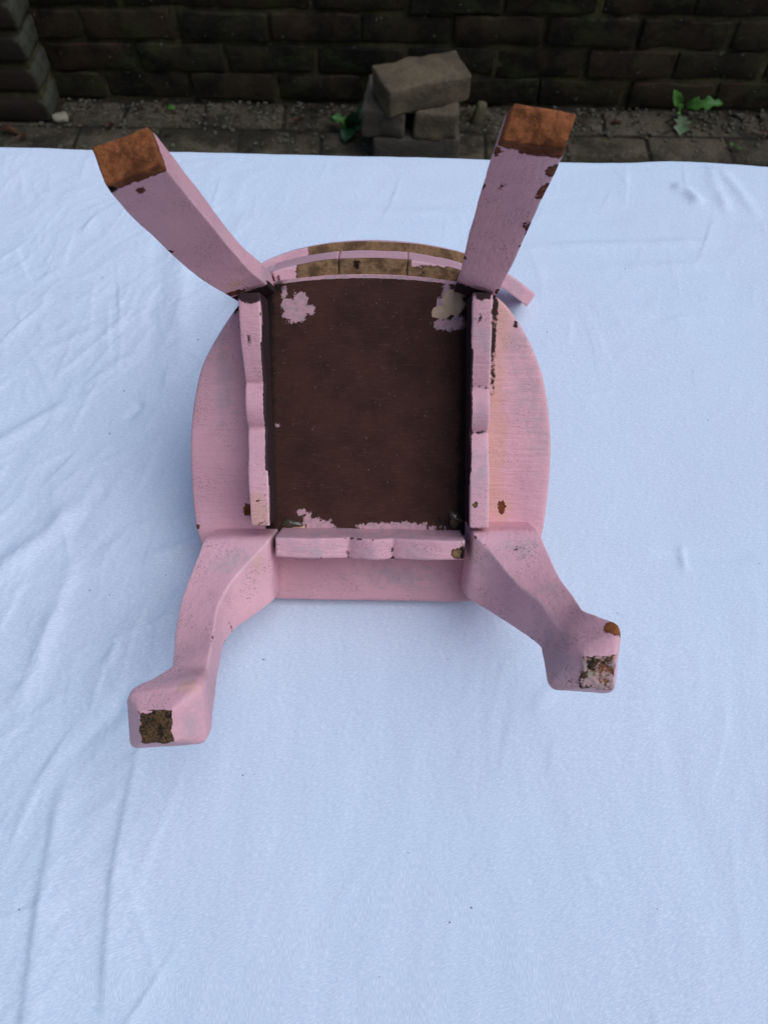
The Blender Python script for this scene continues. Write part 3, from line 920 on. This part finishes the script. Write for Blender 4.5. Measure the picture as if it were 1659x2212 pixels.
FL = [(-1, (-107.5, 47), (-64.6, 48), (-62.6, 5)), (16, (-107.5, 47), (-64.6, 48), (-62.8, 5.4)), (30, (-107.6, 46.8), (-65, 47.8), (-63, 5)), (36, (-109, 44), (-68, 44), (-66, 3)),
      (44, (-113, 30), (-81.4, 29), (-77.6, -5)), (55, (-115.8, 18.7), (-88.7, 20), (-85.5, -9)), (70, (-116.6, 7), (-92, 10.5), (-89, -14)), (90, (-113.7, -2.9), (-90.3, 1.4), (-87.6, -21.5)),
      (108, (-110, -9), (-88, -4), (-85.3, -26)), (121, (-107.5, -9.5), (-87.2, -9), (-83, -27.5)), (133, (-114, -11), (-85, -7), (-81.5, -33), (-112, -35)), (143, (-122, -12.5), (-82.5, -5.5), (-80, -38), (-120, -42)),
      (150, (-122.2, -13.5), (-83, -7), (-80.6, -39.6), (-121, -43.6)), (153, (-121, -14.2), (-85, -9.5), (-82, -39.2), (-120, -42.8)), (163.5, (-112, -17.6), (-96, -17.4), (-95.6, -33.8), (-111.3, -34))]
front_leg(FL, 21, dict(
    bare=[((-90, -11.5, 127), (2.2, 2.4, 2.2)), ((-88.2, 4, 50), (.9, 2.6, 3)), ((-87.7, -5, 54), (.9, 4, 4)), ((-87, -10, 56), (1.3, 2, 2.5)), ((-112, 4, 84), (2.0, .8, .8))],
    cream=lambda p: spots(p, [((-90, -10, 150), (9, 6, 6)), ((-86, -10, 135), (4, 5, 8)), ((-70, 35, 42), (6, 12, 6))]) - 1.0,
    grey=lambda p: spots(p, [((-88, -28, 156), (9, 12, 9)), ((-84, -18, 125), (5, 12, 22)), ((-90, 30, 42), (18, 14, 9))]),
    grime_shade=lambda p: np.maximum(spots(p, [((-64.4, 40, 16), (3, 12, 22)), ((-72, 48, 5), (12, 3, 5)), ((-80, 48, 18), (16, 2.4, 10))]) - 2.0, -9)),
    'left front leg with a dark bare sole', [4, 4, 5, 6, 6, 6, 7, 7, 6, 7, 7, 6, 5, 8])
FR = [(-1, (110.5, 55.6), (67.4, 54.4), (63.6, 10.4)), (16, (110.5, 55.6), (67.4, 54.4), (63.6, 10.4)), (30, (110.3, 55.6), (67.4, 54.2), (63.8, 10.6)), (36, (111.5, 53), (69, 51.5), (66, 9)),
      (44, (114, 45.5), (78.4, 42.5), (77, 4)), (55, (116, 38.5), (85.8, 33.3), (86.6, .2)), (70, (117.9, 32), (92.5, 27.2), (92.6, -.8)), (88, (119.6, 29), (101, 22.6), (98.6, -2)),
      (103, (120.5, 26.5), (106, 16.5), (100.0, -1.2), (117, 3)), (114, (120.6, 25.6), (108.5, 13.5), (98.8, -1.5), (118, 2)), (126, (126.5, 26.5), (109, 14.2), (97, -5.5), (126, -5)), (136, (133, 26.0), (109.5, 14.4), (96, -9), (132.6, -10.8)),
      (141, (133.6, 24.6), (109.6, 13.6), (96.2, -10), (132.8, -12)), (145, (132.4, 22.4), (109.8, 12.8), (98, -9.8), (131.4, -11.6)), (154, (127.8, 11.8), (111.2, 11.4), (110.2, -4.6), (126.8, -6))]
front_leg(FR, 23, dict(
    bare=[((130.5, 22.5, 140), (5.5, 5.0, 6.5)), ((108.2, -2.5, 148), (3.2, 3.2, 3.5)), ((68.5, 50.5, 36), 1.6)],
    cream=lambda p: spots(p, [((68, 40, 34), (3, 7, 7))]),
    grey=lambda p: np.maximum(spots(p, [((97, 48, 45), (16, 12, 10)), ((112, 22, 80), (10, 12, 12)), ((103, 0, 130), (14, 18, 30)), ((102, 6, 112), (10, 18, 16)), ((75, 35, 40), (6, 12, 12)), ((100, 10, 100), (6, 16, 16))]), -9),
    grime_shade=lambda p: np.maximum(spots(p, [((66.5, 53, 16), (3.4, 4, 22)), ((80, 55, 4), (14, 2, 4)), ((96, 48, 44), (12, 8, 4)), ((112, 22, 78), (9, 5, 4)), ((107.5, 8, 118), (2, 4, 8)), ((110.6, 4, 151), (1.4, 8, 6))]) - 2.2, -9)),
    'right front leg with orange chips on its foot', [4, 4, 5, 6, 6, 6, 7, 7, 6, 7, 7, 6, 5, 8])

def sole_mat(name, a, b, c, pinkish):
    t = NT(name)
    f1, f2, f3 = t.noise(900, 4, .75), t.noise(240, 5, .7), t.noise(140, 4, .65)
    col = t.mix(t.ss(f1, .38, .62), a, b)
    col = t.mix(t.ss(f2, .47, .60), col, c)
    if pinkish:
        col = t.mix(t.ss(f3, .52, .60), col, (.26, .095, .035))
        col = t.mix(t.math('MULTIPLY', t.ss(t.noise(170, 5, .75), .46, .54), .92), col, t.mix(f2, (.70, .42, .42), (.50, .36, .34)))
        col = t.mix(t.math('MULTIPLY', t.ss(t.noise(110, 4, .7), .60, .66), .7), col, (.30, .34, .20))
    return t.set(col, .9, t.bump(f1, .9, .0012), .15)
M_sole_l = sole_mat('fibrous_sole', (.055, .032, .018), (.19, .11, .05), (.028, .018, .013), False)
M_sole_r = sole_mat('patchy_sole', (.05, .032, .022), (.13, .07, .035), (.028, .02, .016), True)
# worn soles: rough end grain where the paint has gone
def sole(quad, h, field, seed, label):
    q_ = [np.array(x, float) for x in quad]
    n_ = 26
    V, F = [], []
    for j in range(n_ + 1):
        for i in range(n_ + 1):
            a_, b_ = i / n_, j / n_
            p = (1 - a_) * (1 - b_) * q_[0] + a_ * (1 - b_) * q_[1] + a_ * b_ * q_[2] + (1 - a_) * b_ * q_[3]
            e = min(a_, 1 - a_, b_, 1 - b_) * 2
            V.append((p[0], p[1], h + min(1.1, e * 9)))
    V = np.array(V)
    V[:, :2] += np.stack([fbm(V, 4, seed + s, 3) for s in (0, 1)], 1) * .8
    V[:, 2] += fbm(V, 2.2, seed + 5, 3) * .55
    for j in range(n_):
        for i in range(n_):
            F.append((j * (n_ + 1) + i, (j + 1) * (n_ + 1) + i, (j + 1) * (n_ + 1) + i + 1, j * (n_ + 1) + i + 1))
    return V, F
legs = [o for o in bpy.data.objects if o.name.startswith('front_leg')]
legL = min(legs, key=lambda o: o.data.vertices[0].co.x)
legR = max(legs, key=lambda o: o.data.vertices[0].co.x)
V, F = sole([(-112.4, -17.4), (-95.6, -17), (-95.2, -34.2), (-111.6, -34.4)], 163.4, None, 4, '')
tag(chair_part('sole', V, F, M_sole_l, None, legL), 'dark fibrous bare wood sole')
V, F = sole([(110.8, 11.9), (128.2, 12.2), (127.2, -6.4), (109.8, -5)], 153.8, None, 9, '')
tag(chair_part('sole', V, F, M_sole_r, None, legR), 'sole with patchy pink and brown paint')

# ---- back rest: lower rail in three blocks, crest rail, two stiles
def arc_pts(pts, n_):
    """smooth curve through (u, w) points, sampled evenly"""
    c = np.array(catmull([np.array(p, float) for p in pts], 20))
    L = np.concatenate([[0], np.cumsum(np.linalg.norm(np.diff(c, axis=0), axis=1))])
    s = np.linspace(0, L[-1], n_)
    return np.stack([np.interp(s, L, c[:, 0]), np.interp(s, L, c[:, 1])], 1)
def arc_rail(name, pts, n_, top, bot, th, rake, seed, fields, mat, parent=None):
    """pts: front-edge curve at height top; rail reaches down to bot and leans back by rake"""
    c = arc_pts(pts, n_)
    tg = np.gradient(c, axis=0)
    nr = np.stack([-tg[:, 1], tg[:, 0]], 1)
    nr /= np.linalg.norm(nr, axis=1)[:, None]
    nr *= np.sign(nr[:, 1:2] + 1e-9)
    secs = []
    for (u, w), (a_, b_) in zip(c, nr):
        d = rake * (top - bot)
        secs.append([(u, w, top), (u + a_ * th, w + b_ * th, top), (u + a_ * (th + d * .5), w + b_ * th + d, bot), (u + a_ * d * .5, w + d, bot)])
    V, F, E = loft(secs, 1.2, 7, 3, .3, seed)
    return chair_part(name, V, F, mat, {k: (lambda p, fn=fn: fn(p)) for k, fn in fields.items()}, parent, edge=E)
low = [(-65, 210), (-50, 214.5), (-24, 218.6), (0, 219.4), (24, 218.4), (48, 214.5), (64, 210)]
lc = arc_pts(low, 200)
def sub(u0_, u1_): return [tuple(lc[np.argmin(abs(lc[:, 0] - u_))]) for u_ in np.linspace(u0_, u1_, 6)]
for k, (a_, b_) in enumerate(((-64.5, -23.6), (-23.0, 21.0), (21.6, 63.5))):
    arc_rail('back_rail_block', sub(a_, b_), 34, -1.2, -34, 12, .34, 30 + k, dict(
        bare=lambda p, k=k: np.where(p[:, 2] > -3.2, np.minimum(4., (p[:, 0] + 52) * .8 + 1.5 * fbm(p, 6, 5, 3)) if k == 0 else (np.where((p[:, 0] > 24) & (p[:, 0] < 48), 227 + 1.5 * fbm(p, 5, 6, 3) - p[:, 1], 4.) if k == 2 else 4.), -9.),
        grime_shade=lambda p, k=k: np.maximum(spots(p, [((-23.3, 226, -1), (1.0, 9, 3)), ((21.3, 226, -1), (.9, 9, 3)), ((-12, 228, 0), (5, 5, 3)), ((-64, 216, 0), (2, 6, 4)), ((32, 222, 0), (2, 4, 3))]) - .6, -9)), M_paint_old)
crest = [(-104, 232), (-92, 241), (-70, 249.5), (-40, 256), (-6, 258.5), (35, 256.5), (72, 249.5), (104.4, 235.3), (128.5, 219.5)]
cr = arc_rail('crest_rail', crest, 130, -150, -186, 12.5, .22, 40, dict(
    bare=lambda p: np.where((p[:, 2] > -152), np.minimum(np.minimum(p[:, 0] + 60, 88 - p[:, 0]) + 3 * fbm(p, 8, 7, 3), 4.), -9.),
    grey=lambda p: spots(p, [((115, 235, -150), (14, 14, 6))])), M_paint_old)
tag(cr, 'curved top rail resting on the cloth')
for sx, a0, a1, th in ((-1, (-71, 208), (-80, 243), 1), (1, (60, 208), (70, 246), 1)):
    secs = []
    for k in np.linspace(0, 1, 18):
        u_, w_ = lerp(a0[0], a1[0], k), lerp(a0[1], a1[1], k) + 3 * math.sin(k * math.pi)
        h = lerp(-8, -168, k)
        secs.append([(u_ - 7, w_, h), (u_ + 7, w_, h), (u_ + 7, w_ + 11, h), (u_ - 7, w_ + 11, h)])
    V, F, E = loft(secs, 1.6, 4, 3, .3, 50 + sx)
    chair_part('back_stile', V, F, M_paint_old)

# ---- blobs of old glue in the panel corners
t = NT('old_glue')
M_glue = t.set(t.mix(t.noise(300, 3), (.028, .020, .013), (.09, .062, .034)), .12, t.bump(t.noise(200, 3), .4, .001), .6)
for (u_, w_), (ru, rw, rh), s_ in (((58.5, 57), (4.6, 6.5, 3.2), 1), ((-55.5, 51.8), (7.5, 3.2, 2.6), 2)):
    V, F = [], []
    nr_, na_ = 9, 26
    for i in range(nr_):
        k = i / (nr_ - 1)
        for j in range(na_):
            a_ = j / na_ * 2 * math.pi
            wv = 1 + .16 * math.sin(3 * a_ + s_) + .1 * math.sin(5 * a_ + 2 * s_)
            V.append((u_ + ru * math.sin(k * math.pi / 2) * math.cos(a_) * wv, w_ + rw * math.sin(k * math.pi / 2) * math.sin(a_) * wv, .7 + rh * math.cos(k * math.pi / 2)))
    for i in range(nr_ - 1):
        for j in range(na_):
            F.append((i * na_ + j, (i + 1) * na_ + j, (i + 1) * na_ + (j + 1) % na_, i * na_ + (j + 1) % na_))
    mesh_obj('glue_blob', np.array(V) / 1000, F, M_glue, chair)

# ------------------------------------------------------------------ loose bricks in front of the wall
def loose(label, loc, rot, size, mat, seed, group='stack of loose bricks'):
    v, f = rough_box(*size, .005, seed, .0034, (12, 6, 4))
    o = mesh_obj('loose_brick', v, f, mat)
    o.location = loc
    o.rotation_euler = rot
    return tag(o, label, 'brick', group)
loose('dark loose brick at the bottom of the stack, half hidden by the cloth edge', (.062, 1.690, .0325), (0, 0, R(1)), (.205, .1, .065), M_loose_dark, 3)
loose('dark grey loose brick end-on, left of the two in the middle of the stack', (-.012, 1.712, .0985), (0, 0, R(-5)), (.099, .140, .065), M_loose_mid, 4)
loose('grey loose brick end-on, right of the two in the middle of the stack', (.1075, 1.745, .0985), (0, 0, R(-1)), (.099, .21, .065), M_loose, 5)
loose('grey-brown loose brick lying skewed on top of the stack', (.069, 1.699, .1645), (R(2.0), R(0.6), R(22)), (.203, .098, .065), M_loose, 6)

# ------------------------------------------------------------------ weeds, pebbles, leaf litter
def leafmat(name, a, b):
    t = NT(name)
    c_ = t.mix(t.ss(t.noise(120, 4), .35, .65), a, b)
    m_ = t.set(c_, .45, t.bump(t.noise(260, 3), .4, .001), .4)
    t.b.inputs['Transmission Weight'].default_value = 0
    return m_
M_leaf = leafmat('weed_leaf', (.085, .22, .035), (.050, .15, .024))
M_leafdark = leafmat('dark_weed_leaf', (.020, .075, .026), (.012, .048, .018))
M_leafpale = leafmat('pale_weed_leaf', (.15, .20, .11), (.10, .14, .075))
M_dead = leafmat('dead_leaf', (.085, .030, .018), (.045, .020, .012))
M_stem = leafmat('weed_stem', (.09, .15, .05), (.06, .11, .04))

def leaf_mesh(a, b, width, lobes=0, bend=.25, upv=(0, 0, 1), seed=1, nseg=18):
    """leaf blade from a to b (metres), bulging along upv"""
    a, b, upv = np.array(a, float), np.array(b, float), np.array(upv, float)
    d = b - a
    L = np.linalg.norm(d)
    d /= L
    s = np.cross(d, upv)
    s /= np.linalg.norm(s)
    n_ = np.cross(s, d)
    V, F = [], []
    for i in range(nseg + 1):
        k = i / nseg
        w_ = width * (math.sin(min(1, k * 1.02) ** .8 * math.pi) ** .7 * (.55 + .45 * k) + .06)
        if lobes: w_ *= 1 + .38 * math.sin(k * lobes * 2 * math.pi + seed)
        c_ = a + d * L * k + n_ * bend * L * math.sin(k * math.pi)
        for x in (-1, -.5, 0, .5, 1):
            p = c_ + s * x * w_ * .5 + n_ * (abs(x) * .16 * w_ + .05 * w_ * math.sin(9 * k + 3 * x + seed))
            V.append(p)
    for i in range(nseg):
        for j in range(4):
            q_ = i * 5 + j
            F.append((q_, q_ + 1, q_ + 6, q_ + 5))
    V = np.array(V)
    th_ = n_ * -.0004
    m_ = len(V)
    V = np.concatenate([V, V + th_])
    F = F + [tuple(x + m_ for x in f[::-1]) for f in F]
    return V, F
def tube(pts, r):
    V, F = [], []
    pts = np.array(pts, float)
    for i, p in enumerate(pts):
        d = pts[min(i + 1, len(pts) - 1)] - pts[max(i - 1, 0)]
        d /= np.linalg.norm(d)
        s = np.cross(d, (.3, 1, .1)); s /= np.linalg.norm(s)
        n_ = np.cross(d, s)
        for j in range(6):
            a_ = j / 6 * 2 * math.pi
            V.append(p + (s * math.cos(a_) + n_ * math.sin(a_)) * r * (1 - .5 * i / len(pts)))
    for i in range(len(pts) - 1):
        for j in range(6):
            F.append((i * 6 + j, i * 6 + (j + 1) % 6, (i + 1) * 6 + (j + 1) % 6, (i + 1) * 6 + j))
    return V, F
def weed(name, base, label, leaves, stems, group=None):
    root = tag(empty(name, base), label, 'weed', group)
    for k, (a_, b_, w_, lob, mat, bend, upv) in enumerate(leaves):
        v, f = leaf_mesh(a_, b_, w_, lob, bend, upv, k + 1)
        mesh_obj('leaf', v, f, mat, root)
    for s_ in stems:
        v, f = tube(s_, .0016)
        mesh_obj('stem', v, f, M_stem, root)
    return root
weed('green_weed', (.736, 1.842, 0), 'bright green weed growing at the foot of the wall on the right', [
    ((-.012, -.008, .030), (-.043, -.020, .082), .030, 0, M_leaf, .1, (0, -1, .5)),
    ((-.002, -.006, .018), (-.016, -.012, .046), .016, 0, M_leaf, .1, (0, -1, .4)),
    ((.010, -.010, .028), (.086, -.026, .052), .032, 3, M_leaf, .12, (0, -.6, 1)),
    ((.006, -.004, .028), (.030, -.010, .058), .020, 0, M_leaf, .1, (0, -1, .6)),
    ((-.004, -.012, .012), (-.014, -.022, .020), .016, 0, M_leaf, .2, (0, -.7, 1)),
    ((.002, -.020, .012), (-.014, -.085, .004), .044, 3, M_leafpale, .06, (0, 0, 1))],
    [[(0, 0, -.005), (-.004, -.004, .014), (-.012, -.008, .032)], [(0, 0, -.005), (.004, -.005, .016), (.012, -.010, .030)], [(0, 0, -.005), (.002, -.012, .010), (.001, -.022, .012)]])
weed('dark_weed', (-.095, 1.755, 0), 'dark green leafy weed beside the stack of loose bricks', [
    ((0, 0, .012), (-.018, -.052, .010), .046, 0, M_leafdark, .12, (0, 0, 1)),
    ((0, 0, .014), (.004, -.022, .070), .050, 0, M_leafdark, .1, (0, -1, .4)),
    ((.008, 0, .020), (.024, .010, .074), .014, 0, M_leafdark, .1, (-.4, -1, .3)),
    ((-.006, 0, .014), (-.050, -.002, .042), .028, 2, M_leaf, .15, (0, -.5, 1)),
    ((-.006, 0, .014), (-.058, .020, .022), .026, 2, M_leafdark, .15, (0, -.4, 1)),
    ((.004, -.004, .012), (.022, -.034, .040), .020, 0, M_leafdark, .1, (-.5, -1, .4))],
    [[(0, 0, -.005), (0, -.002, .016)], [(0, 0, -.005), (.008, 0, .022)]])
weed('seedling', (.85, 1.715, 0), 'tiny green seedling in a paving joint near the right edge', [
    ((0, 0, .002), (-.018, -.004, .016), .014, 0, M_leaf, .1, (0, 0, 1)),
    ((0, 0, .002), (.016, -.012, .008), .010, 0, M_leaf, .1, (0, 0, 1))], [[(0, 0, -.005), (0, 0, .004)]])
v, f = leaf_mesh((-.012, .004, .006), (.012, -.006, .013), .017, 0, .15, (0, -.3, 1), 2)
lo = mesh_obj('fallen_leaf', v, f, M_leaf)
lo.location = (-.558, 1.825, -.002)
tag(lo, 'small bright green leaf lying by the wall on the left', 'leaf')
rl = random.Random(12)
for (x, y, s_, lab) in ((-.945, 1.725, .05, 'reddish dead leaf by the foot of the pier near the left edge'), (-.905, 1.70, .034, 'small dark dead leaf right of the reddish one by the pier'), (-.70, 1.755, .030, 'dark dead leaf on the paving right of the white pebble'), (-.24, 1.78, .034, 'thin dry dead leaf on the paving left of the dark weed'), (.57, 1.80, .03, 'dark dead leaf between the right chair leg and the green weed'), (.93, 1.77, .026, 'brownish orange dead leaf at the right edge')):
    an = rl.uniform(0, 6.28)
    v, f = leaf_mesh((-s_ / 2 * math.cos(an), -s_ / 2 * math.sin(an), .002), (s_ / 2 * math.cos(an), s_ / 2 * math.sin(an), .005), s_ * .5, 2, .18, (0, 0, 1), int(x * 100))
    o = mesh_obj('dead_leaf', v, f, M_dead)
    o.location = (x, y, .002)
    tag(o, lab, 'leaf', 'dead leaves on the paving')
def pebble(name, loc, size, mat, seed, label, rot=(0, 0, 0), cat='pebble'):
    v, f = rough_box(size[0], size[1], size[2], min(size) * .42, seed, min(size) * .22, (3, 3, 3))
    o = mesh_obj(name, v, f, mat)
    o.location, o.rotation_euler = loc, rot
    return tag(o, label, cat)
M_peb = stone_mat('pale_stone', (.33, .30, .20), (.26, .24, .16), (.3, .28, .2), (.2, .2, .12), speckle=.2, mossamt=.2)
M_chipstone = stone_mat('yellow_stone', (.15, .125, .07), (.11, .09, .055), (.13, .11, .07), (.07, .07, .04), speckle=.3, mossamt=.3)
pebble('white_pebble', (-.827, 1.777, .010), (.034, .026, .022), M_peb, 3, 'small white pebble at the foot of the brick pier', (0, .2, .5))
pebble('stone_chip', (.222, 1.80, .026), (.030, .022, .062), M_chipstone, 5, 'yellowish stone chip standing right of the loose brick stack', (0, .25, .3), 'stone')
# grit and litter too small to count
gv, gf = [], []
M_grit = stone_mat('grit', (.10, .085, .06), (.05, .042, .03), (.2, .18, .13), (.05, .05, .03), speckle=.4)
for k in range(1400):
    x = rl.uniform(-1.3, 1.3)
    y = 1.865 - abs(rl.gauss(0, .07)) if k < 900 else rl.uniform(1.2, 1.86)
    s_ = rl.uniform(.0012, .0042) * (1.6 if rl.random() < .06 else 1)
    z = .0005
    b_ = len(gv)
    pts = [Vector((rl.uniform(.6, 1.3) * sx, rl.uniform(.6, 1.3) * sy, rl.uniform(.5, 1) * sz)) * s_ for sx in (-1, 1) for sy in (-1, 1) for sz in (-.4, 1)]
    gv += [(x + p.x, y + p.y, z + p.z) for p in pts]
    gf += [tuple(b_ + i for i in q) for q in ((0, 1, 3, 2), (4, 6, 7, 5), (0, 4, 5, 1), (2, 3, 7, 6), (1, 5, 7, 3), (0, 2, 6, 4))]
tag(mesh_obj('grit', gv, gf, M_grit, smooth=False), 'fine grit and soil crumbs along the foot of the wall', 'grit', kind='stuff')
lv, lf = [], []
for k in range(420):
    x = rl.uniform(-1.3, 1.3)
    y = 1.862 - abs(rl.gauss(0, .045)) if k < 300 else rl.uniform(1.3, 1.86)
    an, s_ = rl.uniform(0, 6.28), rl.uniform(.004, .013)
    zz_ = rl.uniform(.0015, .006)
    b_ = len(lv)
    for i in range(6):
        a_ = an + i / 6 * 6.283
        rr_ = s_ * rl.uniform(.5, 1.0) * (1.0 if i % 3 == 0 else .5)
        lv.append((x + rr_ * math.cos(a_), y + rr_ * math.sin(a_), zz_ + rl.uniform(-.001, .0035)))
    lf.append(tuple(range(b_, b_ + 6)))
M_litter = stone_mat('leaf_litter', (.05, .030, .018), (.025, .017, .012), (.085, .04, .02), (.03, .03, .012), speckle=.3)
tag(mesh_obj('leaf_litter', lv, lf, M_litter, smooth=False), 'dark crumbled leaf litter along the foot of the wall', 'litter', kind='stuff')
# crumbs of dirt and paint dust on the cloth
kv, kf = [], []
t = NT('crumb')
M_crumb = t.set((.14, .11, .11), .8)
spots_cl = [(rl.uniform(-.33, .36), rl.uniform(-.03, .66)) for k in range(46)]
for (x, y) in spots_cl:
    z = cloth_z(x, y) + .0002
    s_ = rl.uniform(.00018, .00042)
    b_ = len(kv)
    pts = [Vector((rl.uniform(.6, 1.6) * sx, rl.uniform(.6, 1.3) * sy, rl.uniform(.5, 1) * sz)) * s_ for sx in (-1, 1) for sy in (-1, 1) for sz in (-.4, 1)]
    kv += [(x + p.x, y + p.y, z + p.z) for p in pts]
    kf += [tuple(b_ + i for i in q) for q in ((0, 1, 3, 2), (4, 6, 7, 5), (0, 4, 5, 1), (2, 3, 7, 6), (1, 5, 7, 3), (0, 2, 6, 4))]
tag(mesh_obj('crumbs', kv, kf, M_crumb, smooth=False), 'scattered tiny crumbs of dirt and paint on the white cloth', 'crumbs', kind='stuff')
